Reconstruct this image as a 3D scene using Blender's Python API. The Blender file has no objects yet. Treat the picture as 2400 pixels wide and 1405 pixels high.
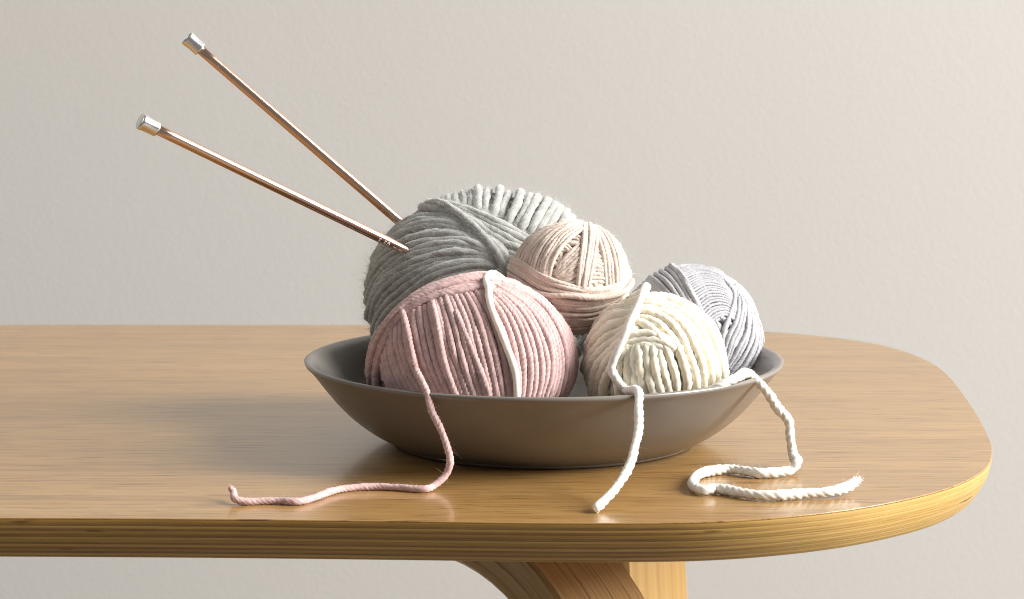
import bpy, math, random
import numpy as np
from mathutils import Vector

random.seed(7)
rng = np.random.default_rng(11)
scene = bpy.context.scene
COL = scene.collection

# ------------------------------------------------------------------ camera
FPX = 6283.0                       # focal length in design units (frame 2400 x 1405)
PITCH = math.atan(848.5 / FPX)
CAM = np.array([0.0, -1.5, 0.2835])
cam_data = bpy.data.cameras.new("camera")
cam_data.sensor_width = 36.0
cam_data.lens = 36.0 * FPX / 2400.0
cam_data.clip_start = 0.05
cam_data.clip_end = 50.0
cam_data.dof.use_dof = True
cam_data.dof.focus_distance = 1.47
cam_data.dof.aperture_fstop = 22.0
cam = bpy.data.objects.new("camera", cam_data)
cam.location = CAM
cam.rotation_euler = (math.pi / 2 - PITCH, 0, 0)
COL.objects.link(cam)
scene.camera = cam

# ------------------------------------------------------------------ world and lamps
world = bpy.data.worlds.new("World")
scene.world = world
world.use_nodes = True
bg = world.node_tree.nodes["Background"]
bg.inputs[0].default_value = (1.0, 0.98, 0.955, 1)
bg.inputs[1].default_value = 0.185


def area(name, loc, target, sx, sy, watts, col):
    d = bpy.data.lights.new(name, 'AREA')
    d.shape = 'RECTANGLE'
    d.size = sx
    d.size_y = sy
    d.energy = watts
    d.color = col
    o = bpy.data.objects.new(name, d)
    o.location = loc
    o.rotation_euler = (Vector(target) - Vector(loc)).to_track_quat('-Z', 'Y').to_euler()
    COL.objects.link(o)
    return o


area("key_softbox", (3.95, -0.85, 2.05), (0, -0.35, 0.0), 1.9, 2.7, 590, (1.0, 0.985, 0.957))
area("fill_softbox", (-1.9, -0.6, 2.0), (0, 0.1, 0.0), 1.6, 1.6, 13, (1.0, 0.985, 0.965))

vs = scene.view_settings
vs.view_transform = 'Standard'
vs.look = 'None'
vs.exposure = 0.08
vs.gamma = 1.0
vs.use_curve_mapping = False
scene.cycles.use_denoising = True
scene.cycles.pixel_filter_type = 'BLACKMAN_HARRIS'
scene.cycles.filter_width = 1.0
scene.cycles.denoising_prefilter = 'NONE'
scene.cycles.max_bounces = 8

# ------------------------------------------------------------------ helpers
AX_R = np.array([1.0, 0, 0])
AX_F = np.array([0, math.cos(PITCH), -math.sin(PITCH)])
AX_U = np.array([0, math.sin(PITCH), math.cos(PITCH)])


def un(x, y, Y=None, Z=None):
    """place of a design point on the plane Y = const or Z = const"""
    d = AX_F + AX_R * (x - 1200) / FPX + AX_U * (702.5 - y) / FPX
    t = (Y - CAM[1]) / d[1] if Y is not None else (Z - CAM[2]) / d[2]
    return CAM + d * t


def tag(o, label=None, cat=None, group=None, kind=None):
    if label: o["label"] = label
    if cat: o["category"] = cat
    if group: o["group"] = group
    if kind: o["kind"] = kind
    return o


def empty(name, loc):
    o = bpy.data.objects.new(name, None)
    o.location = loc
    o.empty_display_size = 0.02
    COL.objects.link(o)
    return o


def link_mesh(name, me, mat, parent=None):
    if mat is not None and not me.materials:
        me.materials.append(mat)
    o = bpy.data.objects.new(name, me)
    if parent is not None:
        o.parent = parent
    COL.objects.link(o)
    return o


def mesh_np(name, V, Q, uv=None, smooth=True, tris=None):
    """V (n,3); Q (m,4) quads; uv per loop for the quads; tris optional extra (k,3)"""
    me = bpy.data.meshes.new(name)
    faces = [] if Q is None else Q.tolist()
    nq = len(faces)
    if tris is not None and len(tris):
        faces = faces + [list(t) for t in tris]
    me.from_pydata(V.tolist(), [], faces)
    if smooth:
        me.polygons.foreach_set("use_smooth", [True] * len(me.polygons))
    if uv is not None:
        l = me.uv_layers.new(name="UVMap")
        full = np.zeros((len(me.loops), 2), dtype=np.float32)
        full[:len(uv)] = uv
        l.data.foreach_set("uv", full.ravel())
    me.update()
    return me


def catmull(P, n):
    """smooth curve through P, n samples evenly spaced by length"""
    P = np.asarray(P, float)
    if len(P) == 2:
        t = np.linspace(0, 1, n)[:, None]
        return P[0] * (1 - t) + P[1] * t
    A = np.vstack([2 * P[0] - P[1], P, 2 * P[-1] - P[-2]])
    out = []
    m = 24
    for i in range(1, len(A) - 2):
        p0, p1, p2, p3 = A[i - 1], A[i], A[i + 1], A[i + 2]
        # centripetal parametrisation
        d1 = max(np.linalg.norm(p1 - p0), 1e-9) ** 0.5
        d2 = max(np.linalg.norm(p2 - p1), 1e-9) ** 0.5
        d3 = max(np.linalg.norm(p3 - p2), 1e-9) ** 0.5
        m1 = (p1 - p0) / d1 - (p2 - p0) / (d1 + d2) + (p2 - p1) / d2
        m2 = (p2 - p1) / d2 - (p3 - p1) / (d2 + d3) + (p3 - p2) / d3
        m1 *= d2
        m2 *= d2
        t = np.linspace(0, 1, m, endpoint=False)[:, None]
        out.append((2 * t**3 - 3 * t**2 + 1) * p1 + (t**3 - 2 * t**2 + t) * m1 + (-2 * t**3 + 3 * t**2) * p2 + (t**3 - t**2) * m2)
    out.append(P[-1:])
    C = np.vstack(out)
    s = np.concatenate([[0], np.cumsum(np.linalg.norm(np.diff(C, axis=0), axis=1))])
    ss = np.linspace(0, s[-1], n)
    return np.stack([np.interp(ss, s, C[:, k]) for k in range(C.shape[1])], 1)


def curve_len(P):
    return float(np.linalg.norm(np.diff(P, axis=0), axis=1).sum())


def yarn_tube(path, r, plies, amp, pitch, per_ply=3, seg=4.0, up=None, thick_noise=0.05, taper=(1, 1), flat=1.0, nseed=None):
    """twisted yarn along path: returns V, Q, uv, tris.  The plies are real ridges."""
    L = curve_len(path)
    step = pitch / plies / seg
    n = max(8, int(L / step))
    C = catmull(path, n) if len(path) < n * 0.5 else path
    s = np.concatenate([[0], np.cumsum(np.linalg.norm(np.diff(C, axis=0), axis=1))])
    ss = np.linspace(0, s[-1], n)
    C = np.stack([np.interp(ss, s, C[:, k]) for k in range(3)], 1)
    s = ss
    T = np.gradient(C, axis=0)
    T /= np.linalg.norm(T, axis=1)[:, None] + 1e-12
    # parallel transported frame
    N = np.zeros_like(C)
    a = np.array([0.0, -1, 0.2]) if up is None else np.asarray(up[0] if np.ndim(up) > 1 else up, float)
    a = a - T[0] * (a @ T[0])
    if np.linalg.norm(a) < 1e-6:
        a = np.cross(T[0], [1, 0, 0])
    a /= np.linalg.norm(a)
    N[0] = a
    for i in range(1, n):
        b = N[i - 1] - T[i] * (N[i - 1] @ T[i])
        N[i] = b / (np.linalg.norm(b) + 1e-12)
    B = np.cross(T, N)
    nv = plies * per_ply
    phi = np.arange(nv) * 2 * math.pi / nv
    tw = 2 * math.pi * s / pitch + rng.uniform(0, 6.28)
    lob = np.abs(np.cos(plies / 2 * (phi[None, :] - tw[:, None] * 1.0)))
    lob = np.power(lob, 0.8)
    k1, k2 = rng.uniform(120, 260), rng.uniform(400, 800)
    tn = 1 + thick_noise * (np.sin(s * k1 + rng.uniform(0, 6)) + 0.6 * np.sin(s * k2 + rng.uniform(0, 6)))
    e = np.clip(np.minimum(s / (r * 1.2), (s[-1] - s) / (r * 1.2)), 0, 1)
    end = 0.55 + 0.45 * np.sqrt(e)
    tp = np.interp(s, [0, s[-1]], taper)
    rad = r * (1 - amp * 1.3 + amp * 1.6 * lob) * (tn * end * tp)[:, None]
    rad = rad * (1 + rng.normal(0, 0.035, rad.shape))
    V = C[:, None, :] + rad[..., None] * (np.cos(phi)[None, :, None] * N[:, None, :] * flat + np.sin(phi)[None, :, None] * B[:, None, :])
    i = np.arange(n - 1)[:, None]
    j = np.arange(nv)[None, :]
    j2 = (j + 1) % nv
    Q = np.stack(np.broadcast_arrays(i * nv + j, i * nv + j2, (i + 1) * nv + j2, (i + 1) * nv + j), -1).reshape(-1, 4)
    # uv: u along in radii, v follows the twist
    vv = np.arange(nv + 1) / nv
    U0 = s / r
    tv = tw / (2 * math.pi)
    uv = np.zeros((n - 1, nv, 4, 2), dtype=np.float32)
    for c, (di, dj) in enumerate(((0, 0), (0, 1), (1, 1), (1, 0))):
        uv[:, :, c, 0] = U0[di:n - 1 + di][:, None] + 0 * j
        uv[:, :, c, 1] = vv[dj:nv + dj][None, :] - tv[di:n - 1 + di][:, None]
    V = V.reshape(-1, 3)
    base = len(V)
    V = np.vstack([V, C[0], C[-1]])
    tris = [(base, (k + 1) % nv, k) for k in range(nv)] + [(base + 1, (n - 1) * nv + k, (n - 1) * nv + (k + 1) % nv) for k in range(nv)]
    return V, Q, uv.reshape(-1, 2), tris


# ------------------------------------------------------------------ materials
def new_mat(name):
    m = bpy.data.materials.new(name)
    m.use_nodes = True
    nt = m.node_tree
    return m, nt, nt.nodes["Principled BSDF"]


def ramp(nt, stops):
    r = nt.nodes.new('ShaderNodeValToRGB')
    el = r.color_ramp.elements
    while len(el) < len(stops):
        el.new(0.5)
    for e, (p, c) in zip(el, stops):
        e.position = p
        e.color = (*c, 1) if len(c) == 3 else c
    return r


def noise(nt, vec, scale=1.0, detail=3, rough=0.55, dist=0.0):
    n = nt.nodes.new('ShaderNodeTexNoise')
    n.inputs['Scale'].default_value = scale
    n.inputs['Detail'].default_value = detail
    n.inputs['Roughness'].default_value = rough
    n.inputs['Distortion'].default_value = dist
    nt.links.new(vec, n.inputs['Vector'])
    return n


def mapping(nt, vec, scale=(1, 1, 1), rot=(0, 0, 0)):
    m = nt.nodes.new('ShaderNodeMapping')
    m.inputs['Scale'].default_value = scale
    m.inputs['Rotation'].default_value = rot
    nt.links.new(vec, m.inputs['Vector'])
    return m.outputs[0]


def yarn_mat(name, col, var=0.12, fibre=0.5, sheen=0.25, rough=0.85, fibre_scale=(0.3, 7, 1), sss=0.0):
    m, nt, b = new_mat(name)
    tc = nt.nodes.new('ShaderNodeTexCoord')
    oi = nt.nodes.new('ShaderNodeObjectInfo')
    v = mapping(nt, tc.outputs['UV'], fibre_scale)
    n1 = noise(nt, v, 1.0, 4, 0.6)
    n2 = noise(nt, tc.outputs['Object'], 260, 3, 0.6)
    lo = tuple(c * (1 - var * 1.6) for c in col)
    hi = tuple(min(0.95, c * (1 + var * 0.9)) for c in col)
    rp = ramp(nt, [(0.28, lo), (0.55, col), (0.78, hi)])
    mix = nt.nodes.new('ShaderNodeMix')
    mix.data_type = 'FLOAT'
    mix.inputs[0].default_value = 0.45
    nt.links.new(n1.outputs['Fac'], mix.inputs[2])
    nt.links.new(n2.outputs['Fac'], mix.inputs[3])
    nt.links.new(mix.outputs[0], rp.inputs[0])
    # small tone shift from strand to strand
    hs = nt.nodes.new('ShaderNodeHueSaturation')
    mr = nt.nodes.new('ShaderNodeMapRange')
    mr.inputs['To Min'].default_value = 0.94
    mr.inputs['To Max'].default_value = 1.05
    nt.links.new(oi.outputs['Random'], mr.inputs['Value'])
    nt.links.new(mr.outputs[0], hs.inputs['Value'])
    nt.links.new(rp.outputs[0], hs.inputs['Color'])
    nt.links.new(hs.outputs[0], b.inputs['Base Color'])
    b.inputs['Roughness'].default_value = rough
    b.inputs['Specular IOR Level'].default_value = 0.25
    b.inputs['Sheen Weight'].default_value = sheen
    b.inputs['Sheen Roughness'].default_value = 0.5
    if sss:
        b.inputs['Subsurface Weight'].default_value = sss
        b.inputs['Subsurface Radius'].default_value = (1.0, 0.75, 0.5)
        b.inputs['Subsurface Scale'].default_value = 0.003
    bp = nt.nodes.new('ShaderNodeBump')
    bp.inputs['Strength'].default_value = fibre
    bp.inputs['Distance'].default_value = 0.0005
    nt.links.new(n1.outputs['Fac'], bp.inputs['Height'])
    nt.links.new(bp.outputs[0], b.inputs['Normal'])
    return m


def fuzz_mat(name, col):
    m, nt, b = new_mat(name)
    nt.nodes.remove(b)
    d = nt.nodes.new('ShaderNodeBsdfDiffuse')
    t = nt.nodes.new('ShaderNodeBsdfTranslucent')
    mx = nt.nodes.new('ShaderNodeMixShader')
    mx.inputs[0].default_value = 0.45
    d.inputs['Color'].default_value = (*col, 1)
    t.inputs['Color'].default_value = (*col, 1)
    nt.links.new(d.outputs[0], mx.inputs[1])
    nt.links.new(t.outputs[0], mx.inputs[2])
    nt.links.new(mx.outputs[0], nt.nodes['Material Output'].inputs['Surface'])
    return m


M = {}
COLS = dict(pink=(0.60, 0.408, 0.392), cream=(0.87, 0.80, 0.65), beige=(0.68, 0.56, 0.48), grey=(0.43, 0.432, 0.408),
            lav=(0.46, 0.455, 0.482), white=(0.83, 0.80, 0.73))
M['pink'] = yarn_mat('pink_cotton_yarn', COLS['pink'], 0.26, 1.0)
M['cream'] = yarn_mat('cream_wool_yarn', COLS['cream'], 0.10, 0.7, 0.3, sss=0.5)
M['beige'] = yarn_mat('beige_yarn', COLS['beige'], 0.22, 1.0)
M['grey'] = yarn_mat('grey_wool_yarn', COLS['grey'], 0.34, 0.8, 0.5, 0.95, (0.5, 14, 1))
M['lav'] = yarn_mat('lavender_grey_yarn', COLS['lav'], 0.22, 1.0, 0.2, 0.6)
M['soft'] = yarn_mat('off_white_roving', (0.86, 0.795, 0.72), 0.05, 0.4, 0.3, sss=0.3)
M['white'] = yarn_mat('white_wool_yarn', COLS['white'], 0.07, 0.6, 0.3, sss=0.2)
for k, c in COLS.items():
    M[k + '_fuzz'] = fuzz_mat(k + '_fibres', tuple(min(0.95, x * 1.35 + 0.15) for x in c))


def wall_mat():
    m, nt, b = new_mat('painted_plaster')
    tc = nt.nodes.new('ShaderNodeTexCoord')
    n1 = noise(nt, tc.outputs['Object'], 270, 3, 0.5)
    n2 = noise(nt, tc.outputs['Object'], 28, 3, 0.5)
    n3 = noise(nt, tc.outputs['Object'], 1.6, 2, 0.5)
    rp = ramp(nt, [(0.3, (0.502, 0.484, 0.460)), (0.7, (0.524, 0.506, 0.481))])
    nt.links.new(n3.outputs['Fac'], rp.inputs[0])
    nt.links.new(rp.outputs[0], b.inputs['Base Color'])
    b.inputs['Roughness'].default_value = 0.75
    b.inputs['Specular IOR Level'].default_value = 0.3
    b1 = nt.nodes.new('ShaderNodeBump')
    b1.inputs['Strength'].default_value = 0.3
    b1.inputs['Distance'].default_value = 0.0005
    nt.links.new(n1.outputs['Fac'], b1.inputs['Height'])
    b2 = nt.nodes.new('ShaderNodeBump')
    b2.inputs['Strength'].default_value = 0.2
    b2.inputs['Distance'].default_value = 0.0006
    nt.links.new(n2.outputs['Fac'], b2.inputs['Height'])
    nt.links.new(b1.outputs[0], b2.inputs['Normal'])
    nt.links.new(b2.outputs[0], b.inputs['Normal'])
    return m


def top_mat():
    m, nt, b = new_mat('lacquered_oak_veneer')
    tc = nt.nodes.new('ShaderNodeTexCoord')
    P = tc.outputs['Object']
    g1 = noise(nt, mapping(nt, P, (0.8, 34, 1)), 1.0, 5, 0.6, 0.15)
    g2 = noise(nt, mapping(nt, P, (7, 330, 1)), 1.0, 4, 0.65)
    g3 = noise(nt, mapping(nt, P, (34, 900, 1)), 1.0, 2, 0.5)
    mx = nt.nodes.new('ShaderNodeMix')
    mx.data_type = 'FLOAT'
    mx.inputs[0].default_value = 0.6
    nt.links.new(g1.outputs['Fac'], mx.inputs[2])
    nt.links.new(g2.outputs['Fac'], mx.inputs[3])
    rp = ramp(nt, [(0.30, (0.225, 0.118, 0.034)), (0.45, (0.325, 0.180, 0.056)), (0.55, (0.380, 0.217, 0.073)), (0.70, (0.445, 0.266, 0.098))])
    nt.links.new(mx.outputs[0], rp.inputs[0])
    pores = ramp(nt, [(0.565, (1, 1, 1)), (0.66, (0.42, 0.34, 0.27))])
    nt.links.new(g3.outputs['Fac'], pores.inputs[0])
    mul = nt.nodes.new('ShaderNodeMix')
    mul.data_type = 'RGBA'
    mul.blend_type = 'MULTIPLY'
    mul.inputs[0].default_value = 0.9
    nt.links.new(rp.outputs[0], mul.inputs[6])
    nt.links.new(pores.outputs[0], mul.inputs[7])
    nt.links.new(mul.outputs[2], b.inputs['Base Color'])
    b.inputs['Roughness'].default_value = 0.34
    b.inputs['Specular IOR Level'].default_value = 0.5
    b.inputs['Coat Weight'].default_value = 0.5
    sm = noise(nt, P, 9, 4, 0.6)
    smr = nt.nodes.new('ShaderNodeMapRange')
    smr.inputs['To Min'].default_value = 0.08
    smr.inputs['To Max'].default_value = 0.20
    nt.links.new(sm.outputs['Fac'], smr.inputs['Value'])
    nt.links.new(smr.outputs[0], b.inputs['Coat Roughness'])
    b.inputs['Coat IOR'].default_value = 1.5
    bp = nt.nodes.new('ShaderNodeBump')
    bp.inputs['Strength'].default_value = 0.22
    bp.inputs['Distance'].default_value = 0.00025
    nt.links.new(g2.outputs['Fac'], bp.inputs['Height'])
    bp2 = nt.nodes.new('ShaderNodeBump')
    bp2.invert = True
    bp2.inputs['Strength'].default_value = 0.25
    bp2.inputs['Distance'].default_value = 0.0002
    nt.links.new(g3.outputs['Fac'], bp2.inputs['Height'])
    nt.links.new(bp.outputs[0], bp2.inputs['Normal'])
    nt.links.new(bp2.outputs[0], b.inputs['Normal'])
    return m


def ply_mat(name, lo, mid, hi, side=None):
    m, nt, b = new_mat(name)
    tc = nt.nodes.new('ShaderNodeTexCoord')
    P = tc.outputs['Object']
    g1 = noise(nt, mapping(nt, P, (9, 9, 620)), 1.0, 4, 0.6, 0.2)
    g2 = noise(nt, mapping(nt, P, (55, 55, 1500)), 1.0, 3, 0.6)
    g4 = noise(nt, mapping(nt, P, (24, 24, 240)), 1.0, 2, 0.5)
    mx = nt.nodes.new('ShaderNodeMix')
    mx.data_type = 'FLOAT'
    mx.inputs[0].default_value = 0.4
    nt.links.new(g1.outputs['Fac'], mx.inputs[2])
    nt.links.new(g2.outputs['Fac'], mx.inputs[3])
    rp = ramp(nt, [(0.3, lo), (0.5, mid), (0.7, hi)])
    nt.links.new(mx.outputs[0], rp.inputs[0])
    col = rp.outputs[0]
    if side:  # paler toward the ends: grain direction, plus painted difference between lit end and shaded front
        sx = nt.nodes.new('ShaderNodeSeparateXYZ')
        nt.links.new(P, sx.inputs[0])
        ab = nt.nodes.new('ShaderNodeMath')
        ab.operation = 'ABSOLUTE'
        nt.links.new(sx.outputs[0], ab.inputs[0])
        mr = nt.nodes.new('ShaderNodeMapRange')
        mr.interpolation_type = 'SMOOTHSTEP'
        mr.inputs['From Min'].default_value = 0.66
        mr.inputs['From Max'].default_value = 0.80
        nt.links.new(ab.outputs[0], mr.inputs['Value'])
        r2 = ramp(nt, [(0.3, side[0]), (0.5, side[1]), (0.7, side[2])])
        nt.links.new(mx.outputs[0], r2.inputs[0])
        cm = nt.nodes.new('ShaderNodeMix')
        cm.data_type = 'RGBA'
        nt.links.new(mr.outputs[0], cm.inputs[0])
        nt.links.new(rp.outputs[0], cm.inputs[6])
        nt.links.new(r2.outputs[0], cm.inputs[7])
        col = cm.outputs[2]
    kn = ramp(nt, [(0.66, (1, 1, 1)), (0.71, (0.30, 0.22, 0.17))])
    nt.links.new(g4.outputs['Fac'], kn.inputs[0])
    mul = nt.nodes.new('ShaderNodeMix')
    mul.data_type = 'RGBA'
    mul.blend_type = 'MULTIPLY'
    mul.inputs[0].default_value = 0.8
    nt.links.new(col, mul.inputs[6])
    nt.links.new(kn.outputs[0], mul.inputs[7])
    nt.links.new(mul.outputs[2], b.inputs['Base Color'])
    b.inputs['Roughness'].default_value = 0.42
    bp = nt.nodes.new('ShaderNodeBump')
    bp.inputs['Strength'].default_value = 0.3
    bp.inputs['Distance'].default_value = 0.0003
    nt.links.new(g2.outputs['Fac'], bp.inputs['Height'])
    nt.links.new(bp.outputs[0], b.inputs['Normal'])
    return m


def leg_mat(name, lo, mid, hi, scale, pore=0.7):
    """grain runs along the leg: uv = (along, across)"""
    m, nt, b = new_mat(name)
    tc = nt.nodes.new('ShaderNodeTexCoord')
    g1 = noise(nt, mapping(nt, tc.outputs['UV'], scale), 1.0, 4, 0.6, 0.15)
    g2 = noise(nt, mapping(nt, tc.outputs['UV'], (scale[0] * 2.5, scale[1] * 1.6, 1)), 1.0, 2, 0.5)
    rp = ramp(nt, [(0.3, lo), (0.5, mid), (0.7, hi)])
    nt.links.new(g1.outputs['Fac'], rp.inputs[0])
    pores = ramp(nt, [(0.57, (1, 1, 1)), (0.66, (0.33, 0.22, 0.16))])
    nt.links.new(g2.outputs['Fac'], pores.inputs[0])
    mul = nt.nodes.new('ShaderNodeMix')
    mul.data_type = 'RGBA'
    mul.blend_type = 'MULTIPLY'
    mul.inputs[0].default_value = pore
    nt.links.new(rp.outputs[0], mul.inputs[6])
    nt.links.new(pores.outputs[0], mul.inputs[7])
    nt.links.new(mul.outputs[2], b.inputs['Base Color'])
    b.inputs['Roughness'].default_value = 0.4
    return m


def bowl_mat():
    m, nt, b = new_mat('taupe_glazed_stoneware')
    tc = nt.nodes.new('ShaderNodeTexCoord')
    n1 = noise(nt, tc.outputs['Object'], 22, 3, 0.6)
    n2 = noise(nt, tc.outputs['Object'], 900, 2, 0.5)
    rp = ramp(nt, [(0.3, (0.168, 0.150, 0.131)), (0.7, (0.202, 0.181, 0.159))])
    nt.links.new(n1.outputs['Fac'], rp.inputs[0])
    nt.links.new(rp.outputs[0], b.inputs['Base Color'])
    n3 = noise(nt, tc.outputs['Object'], 60, 4, 0.65)
    mrr = nt.nodes.new('ShaderNodeMapRange')
    mrr.inputs['To Min'].default_value = 0.25
    mrr.inputs['To Max'].default_value = 0.42
    nt.links.new(n3.outputs['Fac'], mrr.inputs['Value'])
    nt.links.new(mrr.outputs[0], b.inputs['Roughness'])
    b.inputs['Coat Weight'].default_value = 0.25
    b.inputs['Coat Roughness'].default_value = 0.18
    bp = nt.nodes.new('ShaderNodeBump')
    bp.inputs['Strength'].default_value = 0.06
    bp.inputs['Distance'].default_value = 0.0003
    nt.links.new(n2.outputs['Fac'], bp.inputs['Height'])
    nt.links.new(bp.outputs[0], b.inputs['Normal'])
    return m


def metal_mat(name, col, rough, scratch=0.03):
    m, nt, b = new_mat(name)
    tc = nt.nodes.new('ShaderNodeTexCoord')
    n1 = noise(nt, mapping(nt, tc.outputs['Object'], (700, 700, 60)), 1.0, 3, 0.6)
    mr = nt.nodes.new('ShaderNodeMapRange')
    mr.inputs['To Min'].default_value = rough - scratch
    mr.inputs['To Max'].default_value = rough + scratch
    nt.links.new(n1.outputs['Fac'], mr.inputs['Value'])
    nt.links.new(mr.outputs[0], b.inputs['Roughness'])
    b.inputs['Base Color'].default_value = (*col, 1)
    b.inputs['Metallic'].default_value = 1.0
    return m


M['wall'] = wall_mat()
M['top'] = top_mat()
mt, nt_, b_ = new_mat('grey_floor_paint')
fn = noise(nt_, nt_.nodes.new('ShaderNodeTexCoord').outputs['Object'], 3.0, 4, 0.6)
fr = ramp(nt_, [(0.3, (0.19, 0.175, 0.16)), (0.7, (0.23, 0.215, 0.195))])
nt_.links.new(fn.outputs['Fac'], fr.inputs[0])
nt_.links.new(fr.outputs[0], b_.inputs['Base Color'])
b_.inputs['Roughness'].default_value = 0.6
M['floor'] = mt
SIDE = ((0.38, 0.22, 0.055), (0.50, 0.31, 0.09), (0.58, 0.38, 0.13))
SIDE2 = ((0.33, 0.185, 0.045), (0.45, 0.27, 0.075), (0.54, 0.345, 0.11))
M['ply_light'] = ply_mat('pale_ply', (0.30, 0.165, 0.036), (0.37, 0.212, 0.053), (0.44, 0.27, 0.078), SIDE)  # front tones of all plies darkened to paint in the front edge's shade
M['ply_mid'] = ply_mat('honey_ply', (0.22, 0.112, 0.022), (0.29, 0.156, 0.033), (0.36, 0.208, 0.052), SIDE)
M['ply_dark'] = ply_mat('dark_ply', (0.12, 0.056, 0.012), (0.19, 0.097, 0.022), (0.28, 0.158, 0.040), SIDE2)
M['leg_face'] = leg_mat('leg_oak_face', (0.54, 0.30, 0.125), (0.66, 0.395, 0.18), (0.72, 0.46, 0.235), (5, 430, 1))
M['leg_edge'] = leg_mat('leg_laminated_edge', (0.36, 0.235, 0.105), (0.46, 0.31, 0.15), (0.53, 0.37, 0.19), (3, 190, 1))
M['leg_pale'] = leg_mat('leg_pale_edge', (0.35, 0.20, 0.062), (0.43, 0.26, 0.085), (0.49, 0.31, 0.115), (2, 160, 1), 0.12)
M['bowl'] = bowl_mat()
M['copper'] = metal_mat('rose_gold_aluminium', (0.74, 0.53, 0.415), 0.20)
M['silver'] = metal_mat('polished_steel', (0.86, 0.845, 0.83), 0.2)
mt, nt_, b_ = new_mat('etched_lettering')
b_.inputs['Base Color'].default_value = (0.85, 0.76, 0.69, 1)
b_.inputs['Roughness'].default_value = 0.5
M['etch'] = mt
mt, nt_, b_ = new_mat('faint_etched_lettering')
b_.inputs['Base Color'].default_value = (0.45, 0.27, 0.17, 1)
b_.inputs['Roughness'].default_value = 0.4
b_.inputs['Metallic'].default_value = 0.6
M['etch_dark'] = mt

# ------------------------------------------------------------------ wall
WY = 0.95
V = np.array([(-3, WY, -0.75), (3, WY, -0.75), (3, WY, 2.4), (-3, WY, 2.4), (-3, WY + .1, -0.75), (3, WY + .1, -0.75), (3, WY + .1, 2.4), (-3, WY + .1, 2.4)], float)
Q = np.array([(0, 1, 2, 3), (5, 4, 7, 6), (4, 0, 3, 7), (1, 5, 6, 2), (3, 2, 6, 7), (4, 5, 1, 0)])
wall = link_mesh('wall', mesh_np('wall', V, Q, smooth=False), M['wall'])
tag(wall, 'plain warm grey plaster wall behind the table', kind='structure')
V = np.array([(-3, -3, -0.7205), (6, -3, -0.7205), (6, WY, -0.7205), (-3, WY, -0.7205), (-3, -3, -0.75), (6, -3, -0.75), (6, WY, -0.75), (-3, WY, -0.75)], float)
floor = link_mesh('floor', mesh_np('floor', V, Q, smooth=False), M['floor'])  # out-of-frame floor, added to bounce light up to the legs and carry them
tag(floor, 'plain grey floor under the table', kind='structure')

# ------------------------------------------------------------------ table
right = [(-0.60, -0.2015), (-0.40, -0.2030), (-0.2524, -0.2047), (-0.1469, -0.2076), (-0.06, -0.2118), (0.0209, -0.2163), (0.062, -0.2165), (0.0976, -0.2134), (0.1371, -0.2015),
         (0.1788, -0.1785), (0.2252, -0.1345), (0.2544, -0.0827), (0.2680, -0.0294), (0.2740, 0.02), (0.2800, 0.10), (0.2835, 0.1728), (0.2850, 0.225), (0.2822, 0.2827), (0.2675, 0.3432),
         (0.2427, 0.3840), (0.2130, 0.4090), (0.1827, 0.4255), (0.13, 0.4420), (0.06, 0.4520), (-0.02, 0.4572), (-0.1071, 0.4592), (-0.2524, 0.4597), (-0.40, 0.4599), (-0.60, 0.4599)]
R2 = np.array(right)
Lft = R2[::-1].copy()
Lft[:, 0] = -1.20 - Lft[:, 0]
loop = np.vstack([R2, Lft[1:-1]])
closed = np.vstack([loop[-3:], loop, loop[:4]])
dense = catmull(closed, 900)
# keep one turn
d0 = np.linalg.norm(dense - loop[0], axis=1)
i0 = int(np.argmin(d0[:450])); i1 = 450 + int(np.argmin(d0[450:]))
OUT = dense[i0:i1]
tang = np.roll(OUT, -1, 0) - np.roll(OUT, 1, 0)
tang /= np.linalg.norm(tang, axis=1)[:, None]
nrm = np.stack([tang[:, 1], -tang[:, 0]], 1)
table = empty('dining_table', (-0.60, 0.13, -0.72))
TB = np.array(table.location)
tag(table, 'light oak table with rounded corner and striped plywood edge', 'table')


def undercut(z):
    t = min(1.0, max(0.0, -z / 0.0222))
    return 0.0102 * t ** 1.9


def slab(name, z0, z1, inset, bev, mat, bulge=0.0):
    """closed slab of the table outline with softened rims"""
    rings = [(inset + bev, z1), (inset + bev * .3, z1 - bev * .3), (inset - bulge, z1 - bev), (inset - bulge, z0 + bev), (inset + bev * .3, z0 + bev * .3), (inset + bev, z0)]
    n = len(OUT)
    Vs = []
    for ins, z in rings:
        p = OUT - nrm * (ins + undercut(z))
        Vs.append(np.column_stack([p, np.full(n, z)]))
    Vx = np.vstack(Vs) - TB
    faces = []
    for k in range(len(rings) - 1):
        for i in range(n):
            j = (i + 1) % n
            faces.append((k * n + i, (k + 1) * n + i, (k + 1) * n + j, k * n + j))
    faces.append(tuple(range(n)))
    faces.append(tuple((len(rings) - 1) * n + i for i in range(n - 1, -1, -1)))
    me = bpy.data.meshes.new(name)
    me.from_pydata(Vx.tolist(), [], faces)
    me.polygons.foreach_set("use_smooth", [len(p.vertices) == 4 for p in me.polygons])
    me.update()
    return link_mesh(name, me, mat, table)


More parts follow.
